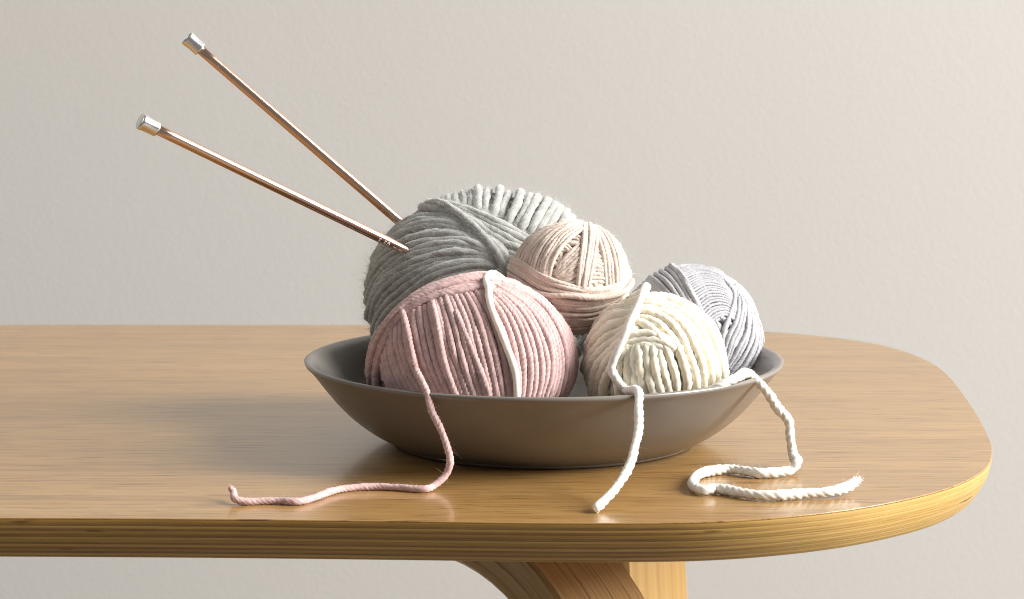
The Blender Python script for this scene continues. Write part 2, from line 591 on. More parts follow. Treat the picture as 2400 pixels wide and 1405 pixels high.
slab('table_veneer', -0.0009, 0.0, 0.0002, 0.0003, M['top'])
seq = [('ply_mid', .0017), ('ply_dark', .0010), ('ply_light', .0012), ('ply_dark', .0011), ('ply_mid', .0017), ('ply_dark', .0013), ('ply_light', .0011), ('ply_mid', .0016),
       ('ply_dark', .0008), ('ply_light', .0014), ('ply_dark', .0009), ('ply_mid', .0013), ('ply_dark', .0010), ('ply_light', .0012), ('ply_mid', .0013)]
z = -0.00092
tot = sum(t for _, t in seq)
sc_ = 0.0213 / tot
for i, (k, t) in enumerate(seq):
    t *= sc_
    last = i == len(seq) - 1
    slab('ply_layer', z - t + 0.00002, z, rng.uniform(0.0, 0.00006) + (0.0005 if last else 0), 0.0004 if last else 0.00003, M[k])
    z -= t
ZB = z


def bent_leg(base_xy, e, splay, width, thick, R, zc, face_m, edge_m, label, back=0.16):
    """bent laminated leg: runs out under the top along e, then turns down"""
    leg = empty('leg', (0, 0, 0))
    leg.parent = table
    e = np.array([e[0], e[1]], float); e /= np.linalg.norm(e)
    wv = np.array([-e[1], e[0]])
    path = [(-back, zc), (-back * .5, zc), (0, zc)]
    amax = math.pi / 2 - splay
    for k in range(1, 15):
        a = amax * k / 14
        path.append((R * math.sin(a), zc - R * (1 - math.cos(a))))
    lx, lz = path[-1]
    L = (lz - (-0.72)) / math.cos(splay)
    for k in range(1, 9):
        path.append((lx + math.sin(splay) * L * k / 8, lz - math.cos(splay) * L * k / 8))
    path = np.array(path)
    T = np.gradient(path, axis=0); T /= np.linalg.norm(T, axis=1)[:, None]
    Nn = np.stack([-T[:, 1], T[:, 0]], 1)      # outward (up, then outward)
    s = np.concatenate([[0], np.cumsum(np.linalg.norm(np.diff(path, axis=0), axis=1))])
    n = len(path)
    hw = width / 2; ht = thick / 2; bv = 0.0022
    sect = [(-hw + bv, ht), (hw - bv, ht), (hw, ht - bv), (hw, -ht + bv), (hw - bv, -ht), (-hw + bv, -ht), (-hw, -ht + bv), (-hw, ht - bv)]

    def P(i, w, t):
        q = path[i] + Nn[i] * t
        xy = np.array(base_xy) + e * q[0] + wv * w
        return np.array([xy[0], xy[1], q[1]]) - TB
    groups = {'outer_face': ([0], face_m), 'inner_face': ([4], face_m), 'laminated_edge': ([1, 2, 3], edge_m), 'laminated_edge.b': ([5, 6, 7], edge_m)}
    for nm, (ids, mat) in groups.items():
        Vl, F, UV = [], [], []
        for k in ids:
            a = sect[k]; b2 = sect[(k + 1) % 8]
            base = len(Vl)
            for i in range(n):
                Vl.append(P(i, *a)); Vl.append(P(i, *b2))
            for i in range(n - 1):
                F.append((base + 2 * i, base + 2 * i + 1, base + 2 * i + 3, base + 2 * i + 2))
                ca, cb = (a[0], b2[0]) if k in (0, 4) else (a[1], b2[1])
                UV += [(s[i], ca), (s[i], cb), (s[i + 1], cb), (s[i + 1], ca)]
        me = mesh_np(nm.split('.')[0], np.array(Vl), np.array(F), np.array(UV, np.float32))
        link_mesh(nm.split('.')[0], me, mat, leg)
    tag(leg, label)
    return leg


bent_leg((-0.022, -0.0245), (0.72, -0.69), math.radians(6), 0.062, 0.030, 0.120, ZB - 0.0185, M['leg_face'], M['leg_edge'], 'bent front leg with orange oak face and brown laminated edge')
bent_leg((0.012, 0.235), (0.78, 0.62), math.radians(4), 0.062, 0.054, 0.085, ZB - 0.0275, M['leg_face'], M['leg_pale'], 'pale rear leg seen behind the front leg')
bent_leg((-1.178, -0.0245), (-0.72, -0.69), math.radians(6), 0.062, 0.030, 0.110, ZB - 0.0185, M['leg_face'], M['leg_edge'], None)
bent_leg((-1.212, 0.235), (-0.78, 0.62), math.radians(4), 0.062, 0.054, 0.085, ZB - 0.0275, M['leg_face'], M['leg_pale'], None)

# ------------------------------------------------------------------ bowl
BX, BY = 0.018, 0.0
RIM_R, RIM_Z = 0.1355, 0.0468
bowl = empty('bowl', (BX, BY, 0.0003))
tag(bowl, 'wide shallow taupe ceramic bowl holding the yarn balls', 'bowl')


def lathe(name, prof, mat, parent, n=192, samples=None):
    prof = np.array(prof, float)
    if samples:
        prof = catmull(prof, samples)
    a = np.arange(n) * 2 * math.pi / n
    m = len(prof)
    Vx = np.stack([prof[:, 0][:, None] * np.cos(a), prof[:, 0][:, None] * np.sin(a), prof[:, 1][:, None] + 0 * a], -1).reshape(-1, 3)
    i = np.arange(m - 1)[:, None]; j = np.arange(n)[None, :]; j2 = (j + 1) % n
    Qx = np.stack(np.broadcast_arrays(i * n + j, i * n + j2, (i + 1) * n + j2, (i + 1) * n + j), -1).reshape(-1, 4)
    return link_mesh(name, mesh_np(name, Vx, Qx), mat, parent)


outer = [(0.0866, 0.0018), (0.0930, 0.0050), (0.0998, 0.0090), (0.1065, 0.0140), (0.1122, 0.0190), (0.1180, 0.0251), (0.1240, 0.0324), (0.1295, 0.0396), (0.1330, 0.0438),
         (0.1350, 0.0456), (0.1355, 0.0466), (0.1349, 0.0475), (0.1335, 0.0477), (0.1318, 0.0472), (0.1298, 0.0458), (0.1270, 0.0428), (0.1215, 0.0362), (0.1150, 0.0288), (0.1075, 0.0216), (0.0980, 0.0150), (0.0860, 0.0105), (0.0600, 0.0086), (0.0200, 0.0080), (0.0004, 0.0080)]
lathe('bowl_body', outer, M['bowl'], bowl, samples=110)
lathe('foot_ring', [(0.0001, 0.0030), (0.0760, 0.0030), (0.0795, 0.0012), (0.0810, 0.0002), (0.0845, 0.0000), (0.0858, 0.0006), (0.0864, 0.0018), (0.0866, 0.0030)], M['bowl'], bowl, samples=50)


def rim_point(x, lift):
    """point on the front of the rim straight below design column x"""
    best = None
    for k in range(181):
        a = math.pi + math.pi * k / 180
        p = np.array([BX + (RIM_R - 0.002) * math.cos(a), BY + (RIM_R - 0.002) * math.sin(a), RIM_Z + lift])
        d = p - CAM
        px = 1200 + FPX * (d @ AX_R) / (d @ AX_F)
        if best is None or abs(px - x) < best[0]:
            best = (abs(px - x), p)
    return best[1]


# ------------------------------------------------------------------ yarn balls
class Ball:
    def __init__(s, name, label, mat, cx, cy, rx, ry, Y, rz, r, plies, amp, pitch, group='balls of yarn heaped in the bowl'):
        s.cx, s.cy, s.rx, s.ry = cx, cy, rx, ry
        s.c = un(cx, cy, Y=Y)
        s.k = float((s.c - CAM) @ AX_F / FPX)
        t = CAM - s.c
        s.T = t / np.linalg.norm(t)
        s.Rv = np.cross([0, 0, 1.0], s.T); s.Rv /= np.linalg.norm(s.Rv)
        s.U = np.cross(s.T, s.Rv)
        s.r = r; s.plies = plies; s.amp = amp; s.pitch = pitch
        s.rad = np.array([rx * s.k - r, ry * s.k - r, rz - r])
        s.mat = M[mat]; s.fz = M[mat + '_fuzz']
        s.base = np.array([s.c[0], s.c[1], s.c[2] - ry * s.k])
        s.root = empty(name, s.base)
        tag(s.root, label, 'yarn ball', group)
        s.count = 0
        s.fsrc = []        # (point, normal) pairs that fibres may grow from

    def dirs(s, uv):
        uv = np.asarray(uv, float)
        rr = np.linalg.norm(uv, axis=1)
        back = rr > 1
        f = np.where(back, np.clip(2 - rr, 0.02, 1) / np.maximum(rr, 1e-9), 1.0)
        q = uv * f[:, None]
        w = np.sqrt(np.clip(1 - (q ** 2).sum(1), 0, 1))
        w = np.where(back, -w, w)
        return np.column_stack([q, w])

    def place(s, d, lift):
        """unit directions in the ball's frame -> world points raised by lift (metres)"""
        p = d * s.rad
        nn = d / s.rad
        nn /= np.linalg.norm(nn, axis=1)[:, None]
        p = p + nn * np.asarray(lift)[:, None]
        n3 = nn[:, :1] * s.Rv + nn[:, 1:2] * s.U + nn[:, 2:] * s.T
        return s.c + p[:, :1] * s.Rv + p[:, 1:2] * s.U + p[:, 2:] * s.T, n3

    def uvp(s, pts):
        p = np.asarray(pts, float)
        return np.column_stack([(p[:, 0] - s.cx) / s.rx, (s.cy - p[:, 1]) / s.ry])

    def add(s, path, name='yarn_strand', r=None, mat=None, normals=None, plies=None, amp=None, pitch=None, **kw):
        r = r or s.r
        V, Q, uv, tr = yarn_tube(path, r, plies or s.plies, s.amp if amp is None else amp, pitch or s.pitch, **kw)
        o = link_mesh(name, mesh_np(name, V - s.base, Q, uv, tris=tr), mat or s.mat, s.root)
        s.count += 1
        if normals is not None:
            s.fsrc.append((path[2:-2], normals[2:-2], r))
        return o

    def patch(s, guides, n, lift=0.0, ext=(0, 0), dive=(1.2, 1.2), jit=0.18, rough=0.16, r=None, liftj=0.25, name='yarn_strand', wob=1.0, **kw):
        """n strands laid side by side between guide curves (design points on the ball's face)"""
        r = r or s.r
        K = 40
        G = []
        for g in guides:
            q = s.uvp(g)
            if ext[0]:
                q = np.vstack([q[0] + (q[0] - q[1]) / np.linalg.norm(q[0] - q[1]) * ext[0], q])
            if ext[1]:
                q = np.vstack([q, q[-1] + (q[-1] - q[-2]) / np.linalg.norm(q[-1] - q[-2]) * ext[1]])
            G.append(catmull(q, K))
        G = np.array(G)
        tt = np.linspace(0, 1, K)
        if len(G) > 1:
            # spread the strands evenly by real distance, not by guide number
            P3 = [s.place(s.dirs(g), np.zeros(K))[0] for g in G]
            gap = [np.median(np.linalg.norm(P3[q + 1] - P3[q], axis=1)) for q in range(len(G) - 1)]
            cum = np.concatenate([[0], np.cumsum(gap)])
            if DEBUG: print('PATCH', s.root.name, n, 'fits', round(cum[-1] / (2 * r), 1))
        for i in range(n):
            w = (i + 0.5 + rng.uniform(-jit, jit)) / n
            w = float(np.interp(w * cum[-1], cum, np.arange(len(G)))) if len(G) > 1 else 0.0
            w0 = rng.uniform(-1, 1) * jit * (len(G) - 1) / n * 0.6
            ws = np.clip(w + w0 * np.sin(tt * rng.uniform(2, 5) + rng.uniform(0, 6)), 0, len(G) - 1)
            i0 = np.minimum(ws.astype(int), len(G) - 2) if len(G) > 1 else np.zeros(K, int)
            f = (ws - i0)[:, None]
            if len(G) > 1:
                uv = G[i0, np.arange(K)] * (1 - f) + G[i0 + 1, np.arange(K)] * f
            else:
                uv = G[0]
            d = s.dirs(uv)
            L = lift + rng.uniform(-liftj, liftj) + rough * wob * np.sin(tt * rng.uniform(5, 13) + rng.uniform(0, 6)) + 0.5 * rough * np.sin(tt * rng.uniform(16, 26) + rng.uniform(0, 6))
            L = L - dive[0] * np.clip(1 - tt / 0.10, 0, 1) ** 1.5 - dive[1] * np.clip(1 - (1 - tt) / 0.10, 0, 1) ** 1.5
            P, N3 = s.place(d, L * r)
            s.add(P, name, r=r, normals=N3, up=N3, **kw)

    def core(s, windings=46):
        """inner body of the ball: packed windings that show in the gaps"""
        me = bpy.data.meshes.new('inner_core')
        nu, nw = 48, 24
        th = np.linspace(0.001, math.pi - 0.001, nw)
        ph = np.arange(nu) * 2 * math.pi / nu
        d = np.stack([np.sin(th)[:, None] * np.cos(ph), np.sin(th)[:, None] * np.sin(ph), np.cos(th)[:, None] + 0 * ph], -1).reshape(-1, 3)
        P, _ = s.place(d, np.full(len(d), -1.9 * s.r))
        i = np.arange(nw - 1)[:, None]; j = np.arange(nu)[None, :]; j2 = (j + 1) % nu
        Q = np.stack(np.broadcast_arrays(i * nu + j, (i + 1) * nu + j, (i + 1) * nu + j2, i * nu + j2), -1).reshape(-1, 4)
        link_mesh('inner_core', mesh_np('inner_core', P - s.base, Q), s.mat, s.root)
        Vs, Qs, Us = [], [], []
        off = 0
        for k in range(windings):
            ax = rng.normal(size=3); ax /= np.linalg.norm(ax)
            u = np.cross(ax, [0.3, 0.5, 0.81]); u /= np.linalg.norm(u)
            v = np.cross(ax, u)
            t = np.linspace(0, 2 * math.pi, 90)
            dd = np.cos(t)[:, None] * u + np.sin(t)[:, None] * v + ax * rng.uniform(-.3, .3)
            dd /= np.linalg.norm(dd, axis=1)[:, None]
            P, N3 = s.place(dd, np.full(len(dd), rng.uniform(-1.5, -0.75) * s.r))
            V, Q, uv, tr = yarn_tube(P, s.r, 3, s.amp, s.pitch, per_ply=3, seg=2.0)
            Vs.append(V); Qs.append(Q + off); Us.append(uv); off += len(V)
        o = link_mesh('inner_winding', mesh_np('inner_winding', np.vstack(Vs) - s.base, np.vstack(Qs), np.vstack(Us)), s.mat, s.root)
        o["kind"] = 'stuff'

    def fuzz(s, n, lmin, lmax, wid, curl=1.0, lie=0.6):
        add_fuzz(s.fsrc, n, lmin, lmax, wid, s.fz, s.root, s.base, curl, lie)


def add_fuzz(src, n, lmin, lmax, wid, mat, root, base, curl=1.0, lie=0.6):
    P = np.vstack([a for a, b, c in src]); N = np.vstack([b for a, b, c in src])
    Rr = np.concatenate([np.full(len(a), c) for a, b, c in src])
    idx = rng.integers(0, len(P), n)
    p = P[idx]; nn = N[idx]; rr = Rr[idx]
    side = rng.normal(size=(n, 3)); side -= nn * (side * nn).sum(1)[:, None]; side /= np.linalg.norm(side, axis=1)[:, None]
    ang = rng.uniform(-1.2, 1.2, n)
    start = p + (nn * np.cos(ang)[:, None] + side * np.sin(ang)[:, None]) * rr[:, None] * 0.9
    dirv = nn * rng.uniform(0.15, 1.0, n)[:, None] * (1 - lie) * 1.6 + rng.normal(size=(n, 3)) * 0.6 + side * lie
    dirv /= np.linalg.norm(dirv, axis=1)[:, None]
    ln = lmin + (lmax - lmin) * rng.random(n) ** 2.2
    bend = rng.normal(size=(n, 3)) * curl
    S = 5
    t = np.linspace(0, 1, S)
    C = start[:, None, :] + ln[:, None, None] * (dirv[:, None, :] * t[None, :, None] + bend[:, None, :] * 0.45 * (t ** 2)[None, :, None] - bend[:, None, ::-1] * 0.25 * (t ** 3)[None, :, None])
    wv = np.cross(dirv, np.array([0, 1.0, -0.15])); wv /= np.linalg.norm(wv, axis=1)[:, None] + 1e-9
    W = wid * (1 - 0.6 * t)
    A = C - wv[:, None, :] * W[None, :, None] / 2
    B = C + wv[:, None, :] * W[None, :, None] / 2
    V = np.stack([A, B], 2).reshape(-1, 3)
    k = np.arange(n)[:, None] * (2 * S); i = np.arange(S - 1)[None, :] * 2
    Q = np.stack([k + i, k + i + 1, k + i + 3, k + i + 2], -1).reshape(-1, 4)
    o = link_mesh('loose_fibre_fuzz', mesh_np('loose_fibre_fuzz', V - base, Q), mat, root)
    o["kind"] = 'stuff'


def tail_over_rim(ball_pts, rim_x, hang, table_pts, r, zoff):
    """strand off a ball (3-D points), over the rim at column rim_x, down to the table and along it"""
    rp = rim_point(rim_x, r * 0.9)
    out = [p for p in ball_pts] + [rp]
    first = un(*table_pts[0], Z=r)
    ys = np.linspace(0, 1, len(hang) + 2)[1:-1]
    for (x, y), t in zip(hang, ys):
        Y = rp[1] + (first[1] - rp[1]) * t - 0.006 * math.sin(math.pi * t)
        out.append(un(x, y, Y=Y))
    for i, q in enumerate(table_pts):
        zz = r + (zoff[i] if zoff else 0)
        out.append(un(q[0], q[1], Z=zz))
    return np.array(out)


def fray(path, r, n, ln, mat, root, base):
    """loose fibre ends at the cut tip of a strand"""
    tip = path[-1]
    t = path[-1] - path[-6]
    t /= np.linalg.norm(t)
    src = []
    P = tip - t * r * 0.6 + rng.normal(0, r * 0.35, (n, 3))
    D = t + rng.normal(0, 0.38, (n, 3))
    D /= np.linalg.norm(D, axis=1)[:, None]
    L = ln * rng.uniform(0.35, 1.0, n)
    S = 4
    tt = np.linspace(0, 1, S)
    bend = rng.normal(0, 0.35, (n, 3))
    C = P[:, None, :] + L[:, None, None] * (D[:, None, :] * tt[None, :, None] + bend[:, None, :] * (tt ** 2)[None, :, None])
    C[..., 2] = np.maximum(C[..., 2], 0.0003)
    wv = np.cross(D, np.array([0, 1.0, -0.15])); wv /= np.linalg.norm(wv, axis=1)[:, None] + 1e-9
    W = 0.16 * MM * (1 - 0.5 * tt)
    V = np.stack([C - wv[:, None, :] * W[None, :, None], C + wv[:, None, :] * W[None, :, None]], 2).reshape(-1, 3)
    k = np.arange(n)[:, None] * (2 * S); i = np.arange(S - 1)[None, :] * 2
    Q = np.stack([k + i, k + i + 1, k + i + 3, k + i + 2], -1).reshape(-1, 4)
    o = link_mesh('frayed_tip', mesh_np('frayed_tip', V - base, Q), mat, root)
    o["kind"] = 'stuff'


MM = 0.001
DEBUG = False
# --- grey wool ball
grey = Ball('grey_yarn_ball', 'large fuzzy grey wool ball pierced by two knitting needles', 'grey', 1138, 692, 286, 250, 0.062, 0.060, 2.4 * MM, 2, 0.09, 26 * MM)
grey.core(60)
grey.patch([[(870, 600), (905, 545), (960, 505), (1020, 492), (1090, 505), (1150, 545), (1190, 590)],
            [(856, 650), (890, 590), (950, 548), (1020, 535), (1090, 545), (1150, 575), (1185, 610)],
            [(852, 700), (880, 640), (950, 590), (1020, 570), (1090, 572), (1150, 598), (1182, 622)],
            [(855, 760), (880, 690), (940, 635), (1020, 605), (1100, 596), (1155, 612), (1180, 632)],
            [(864, 810), (890, 735), (950, 675), (1020, 635), (1100, 617), (1150, 622), (1178, 640)],
            [(885, 830), (925, 755), (985, 705), (1050, 660), (1110, 640), (1150, 640), (1175, 650)],
            [(930, 850), (970, 790), (1020, 740), (1070, 700), (1120, 670), (1150, 665), (1170, 665)]],
           20, lift=0.0, ext=(0.22, 0.05), jit=0.35, rough=0.3, liftj=0.4, thick_noise=0.09, per_ply=5)
grey.patch([[(1030, 472), (1095, 482), (1180, 512), (1260, 542), (1330, 575), (1370, 610)],
            [(1000, 486), (1060, 500), (1125, 535), (1190, 575), (1250, 605), (1310, 640)]],
           6, lift=0.55, ext=(0.22, 0.1), jit=0.3, rough=0.25, liftj=0.3, thick_noise=0.09, per_ply=5)
grey.patch([[(1200, 590), (1260, 620), (1320, 660)], [(1185, 620), (1240, 660), (1290, 720)], [(1180, 650), (1215, 700), (1240, 770)]], 6, lift=-0.1, ext=(0.05, 0.2), jit=0.3, per_ply=5)
TOPS = [(1040, 474, 1033, 452, .05, 2.2), (1055, 477, 1049, 449, .15, 2.3), (1070, 479, 1066, 446, .1, 2.3), (1088, 482, 1083, 443, .3, 2.2), (1103, 486, 1102, 440, .2, 2.0),
        (1121, 491, 1121, 437, 1.0, 2.7), (1138, 496, 1144, 440, .7, 2.4), (1157, 504, 1172, 444, .85, 2.6), (1173, 511, 1193, 450, .4, 2.3), (1192, 520, 1220, 455, 1.1, 2.8), (1211, 531, 1243, 464, .9, 2.5),
        (1222, 536, 1258, 470, 1.4, 2.6), (1243, 545, 1280, 480, 1.25, 2.8), (1258, 552, 1296, 490, 1.5, 2.5), (1270, 558, 1308, 499, 1.3, 2.7), (1286, 566, 1322, 508, 1.55, 2.8), (1302, 576, 1334, 520, 1.4, 2.6), (1322, 592, 1350, 540, 1.3, 2.7)]
for x0, y0, x2, y2, lf, rr in TOPS:
    bend = rng.uniform(-4, 4)
    grey.patch([[(x0, y0), ((x0 + x2) / 2 + bend, (y0 + y2) / 2 + 2), (x2, y2)]], 1, lift=lf, ext=(0.05, 0.25), dive=(1.6, 0.5), jit=0.0, rough=0.15, liftj=0.12, thick_noise=0.10, per_ply=5, r=rr * MM)
grey.patch([[(1005, 480), (1030, 481), (1068, 502), (1106, 532), (1140, 566), (1164, 600), (1176, 634), (1180, 660)]], 1, lift=1.75, ext=(0.06, 0.06), dive=(1.5, 2.0), jit=0, rough=0.15, liftj=0, r=2.1 * MM, per_ply=5)
grey.fuzz(22000, 1.2 * MM, 8.5 * MM, 0.065 * MM, 0.9, 0.5)
grey.fuzz(18000, 0.8 * MM, 3.5 * MM, 0.10 * MM, 0.6, 0.9)

# --- pink ball
pink = Ball('pink_yarn_ball', 'dusty pink cotton ball at the front left of the bowl', 'pink', 1108, 848, 247, 207, -0.060, 0.050, 1.9 * MM, 5, 0.15, 13 * MM)
pink.core(46)
PG = [[(880, 815), (886, 850), (897, 890), (915, 930), (938, 960)],
      [(912, 775), (915, 830), (930, 880), (955, 925), (980, 960)],
      [(938, 742), (942, 800), (958, 858), (985, 915), (1010, 955)],
      [(968, 718), (972, 775), (986, 835), (1015, 910), (1040, 955)],
      [(1010, 697), (1022, 757), (1040, 840), (1068, 915), (1085, 955)],
      [(1068, 682), (1094, 740), (1116, 820), (1138, 910), (1150, 955)],
      [(1112, 676), (1150, 745), (1176, 830), (1190, 910), (1196, 955)],
      [(1140, 670), (1196, 735), (1226, 810), (1234, 880), (1226, 950)],
      [(1152, 662), (1245, 725), (1288, 800), (1296, 870), (1278, 945)],
      [(1158, 654), (1272, 705), (1325, 785), (1336, 865), (1322, 940)],
      [(1160, 646), (1280, 684), (1345, 775), (1357, 865), (1345, 945)],
      [(1162, 640), (1285, 668), (1362, 770), (1374, 870), (1362, 950)]]
pink.patch(PG, 46, lift=0.0, ext=(0.06, 0.05), jit=0.11, rough=0.14, liftj=0.2)
# two strands riding over the others
pink.patch([[(1012, 700), (1026, 757), (1040, 835), (1062, 905), (1078, 945)]], 1, lift=0.85, jit=0, liftj=0)
pink.patch([[(1066, 725), (1110, 830), (1142, 915), (1152, 950)]], 1, lift=0.45, jit=0, liftj=0)
# crossing band along the upper left
pink.patch([[(1160, 643), (1134, 644), (1068, 652), (999, 676), (944, 714), (896, 770), (870, 822), (861, 880), (868, 925)],
            [(1155, 676), (1120, 680), (1056, 692), (1004, 708), (950, 740), (915, 784), (893, 838), (884, 885), (892, 935)]],
           5, lift=0.85, ext=(0.1, 0.1), jit=0.2, rough=0.2, liftj=0.35)
pink.patch([[(1150, 660), (1080, 668), (1010, 690), (950, 726), (905, 782), (880, 840), (872, 900)]], 2, lift=1.6, ext=(0.1, 0.1), jit=0.25, liftj=0.3)
# tail
tp = [(944, 728), (952, 742), (960, 767), (974, 825), (983, 862)]
d = pink.dirs(catmull(pink.uvp(tp), 24))
bp_, bn_ = pink.place(d, np.interp(np.linspace(0, 1, 24), [0, 0.08, 0.2, 1], [-0.3, 1.7, 2.1, 2.5]) * pink.r)
TP = [(1017, 1139), (996, 1147), (931, 1143), (877, 1141), (805, 1146), (769, 1155), (734, 1168), (698, 1176), (644, 1174), (572, 1176), (551, 1170), (547, 1153), (538, 1141)]
path = tail_over_rim(bp_, 997, [(1013, 966), (1032, 1004), (1049, 1051), (1055, 1080), (1046, 1112)], TP, 1.85 * MM, [.0008, 0, 0, 0, 0, 0, 0, 0, 0, 0, .0012, .003, .0055])
path = catmull(path, 400)
pink.add(path, 'yarn_tail', r=1.85 * MM, seg=4, amp=0.15, pitch=13 * MM)
pink.fsrc.append((path[60:], np.tile([0, -0.5, 0.86], (len(path) - 60, 1)), 1.85 * MM))
fray(path, 1.85 * MM, 70, 1.7 * MM, pink.fz, pink.root, pink.base)
pink.fuzz(5000, 0.7 * MM, 4.2 * MM, 0.055 * MM, 1.0, 0.6)
pink.fuzz(9000, 0.5 * MM, 2.2 * MM, 0.07 * MM, 0.6, 0.95)

# --- white strand lying over the pink ball
ws_pts = [(1186, 664), (1174, 655), (1158, 650), (1144, 655), (1138, 667), (1143, 684), (1147, 721), (1163, 767), (1186, 823), (1202, 869), (1206, 910), (1207, 950)]
d = pink.dirs(catmull(pink.uvp(ws_pts), 60))
wp, wn = pink.place(d, np.interp(np.linspace(0, 1, 60), [0, 0.08, 0.2, 1], [0.3, 2.0, 2.1, 1.75]) * pink.r)
wroot = empty('loose_yarn_strand', wp[-1])
tag(wroot, 'loose white wool strand draped down over the pink ball', 'yarn strand')
V, Q, uv, tr = yarn_tube(catmull(wp, 160), 1.95 * MM, 2, 0.06, 26 * MM, per_ply=6, thick_noise=0.07)
link_mesh('strand', mesh_np('strand', V - wp[-1], Q, uv, tris=tr), M['soft'], wroot)
cw = catmull(wp, 160)
add_fuzz([(cw, np.tile([0.2, -0.9, 0.4], (160, 1)), 2.3 * MM)], 380, 0.6 * MM, 2.5 * MM, 0.05 * MM, M['white_fuzz'], wroot, wp[-1])

# --- cream ball
cream = Ball('cream_yarn_ball', 'chunky cream wool ball at the front right of the bowl', 'cream', 1533, 852, 171, 166, -0.055, 0.040, 2.7 * MM, 4, 0.13, 20 * MM)
cream.core(30)
cream.patch([[(1446, 806), (1440, 880), (1442, 945)], [(1476, 800), (1476, 880), (1482, 945)], [(1500, 798), (1508, 877), (1526, 945)], [(1526, 798), (1538, 877), (1558, 945)], [(1548, 800), (1566, 870), (1596, 945)]], 7, lift=-0.05, jit=0.2, rough=0.2, liftj=0.2)
cream.patch([[(1440, 826), (1490, 817), (1545, 815), (1580, 830)], [(1448, 804), (1500, 795), (1550, 798), (1585, 815)], [(1462, 784), (1505, 775), (1545, 782), (1580, 800)]], 3, lift=0.1, ext=(0.06, 0.05), dive=(0.9, 0.9), jit=0.1)
cream.patch([[(1530, 690), (1494, 689), (1440, 702), (1402, 728), (1376, 762), (1366, 790)],
             [(1505, 715), (1474, 716), (1430, 726), (1400, 750), (1372, 790), (1364, 820)],
             [(1498, 742), (1468, 752), (1430, 768), (1392, 800), (1370, 835), (1364, 870)],
             [(1490, 772), (1455, 788), (1425, 806), (1396, 835), (1376, 872), (1370, 915)],
             [(1470, 800), (1448, 822), (1420, 850), (1400, 885), (1390, 925), (1392, 950)],
             [(1462, 826), (1445, 848), (1428, 880), (1416, 915), (1416, 950)]],
            12, lift=0.1, ext=(0.05, 0.15), jit=0.3, rough=0.25, liftj=0.3)
cream.patch([[(1490, 752), (1522, 772), (1546, 804), (1566, 850), (1578, 890), (1580, 945)],
             [(1494, 738), (1540, 756), (1575, 790), (1598, 840), (1610, 890), (1610, 940)],
             [(1498, 722), (1556, 738), (1600, 780), (1626, 835), (1640, 890), (1638, 935)],
             [(1496, 708), (1560, 716), (1618, 755), (1655, 815), (1672, 880), (1668, 930)],
             [(1494, 698), (1560, 700), (1625, 730), (1674, 785), (1696, 850), (1698, 910)],
             [(1490, 686), (1560, 684), (1630, 708), (1690, 770), (1714, 840), (1716, 900)]],
            11, lift=0.2, ext=(0.08, 0.1), jit=0.16, rough=0.2, liftj=0.2)
# hanging tail
tp = [(1436, 700), (1474, 684), (1508, 679), (1515, 686), (1508, 703), (1499, 728), (1482, 763), (1466, 804), (1447, 846), (1443, 866), (1457, 891), (1472, 907)]
d = cream.dirs(catmull(cream.uvp(tp), 40))
bp_, bn_ = cream.place(d, np.interp(np.linspace(0, 1, 40), [0, 0.1, 0.2, 0.3, 0.4, 1], [-0.6, 1.5, 2.3, 2.3, 2.0, 2.1]) * cream.r)
path = tail_over_rim(bp_, 1494, [(1497, 956), (1497, 1006), (1488, 1047), (1479, 1084), (1460, 1120), (1437, 1152), (1412, 1178)], [(1396, 1193)], 2.5 * MM, None)
path = catmull(path, 300)
cream.add(path, 'yarn_tail', r=2.35 * MM, plies=4, amp=0.16, pitch=19 * MM, mat=M['white'], thick_noise=0.06)
cream.fsrc.append((path[20:], np.tile([0, -0.7, 0.7], (280, 1)), 2.5 * MM))
fray(path, 2.35 * MM, 80, 1.8 * MM, M['white_fuzz'], cream.root, cream.base)
# second end: from behind the ball over the right of the rim, looped on the table
rp = rim_point(1768, 2.4 * MM)
pre = [un(1640, 930, Y=-0.090), un(1672, 914, Y=-0.094), un(1694, 901, Y=-0.094), un(1726, 886, Y=-0.090)]
tb = [(1868, 1086), (1857, 1100), (1827, 1107), (1777, 1109), (1745, 1104), (1712, 1100), (1667, 1104), (1641, 1111), (1627, 1124), (1628, 1141), (1650, 1150), (1676, 1146), (1706, 1149), (1740, 1156), (1781, 1161), (1827, 1161), (1887, 1157), (1942, 1153), (1987, 1141), (2012, 1124)]
zf = [0.004, 0.001, 0, 0, 0, 0, 0.0, 0.0, 0.0, 0.0, 0.0, 0.0, 0, 0, 0, 0, 0, 0.0004, 0.0016, 0.0045]
first = un(*tb[0], Z=3 * MM)
hang = [(1800, 922), (1823, 958), (1848, 987), (1852, 1024), (1859, 1066)]
mid = []
for i, q in enumerate(hang):
    t = (i + 1) / (len(hang) + 1)
    mid.append(un(*q, Y=rp[1] + (first[1] - rp[1]) * t))
path = np.array(pre + [rp + np.array([-0.003, 0.0, 0.0005])] + mid + [un(*q, Z=2.9 * MM + zz) for q, zz in zip(tb, zf)])
path = catmull(path, 520)
cream.add(path, 'yarn_tail', r=2.6 * MM, plies=4, amp=0.14, pitch=17 * MM, mat=M['white'], per_ply=5, seg=5, thick_noise=0.08)
cream.fsrc.append((path, np.tile([0.2, -0.5, 0.85], (520, 1)), 2.9 * MM))
fray(path, 2.75 * MM, 110, 2.4 * MM, M['white_fuzz'], cream.root, cream.base)
cream.fuzz(4800, 0.6 * MM, 3.4 * MM, 0.05 * MM, 1.0, 0.6)
cream.fuzz(6000, 0.5 * MM, 2.2 * MM, 0.07 * MM, 0.6, 0.95)

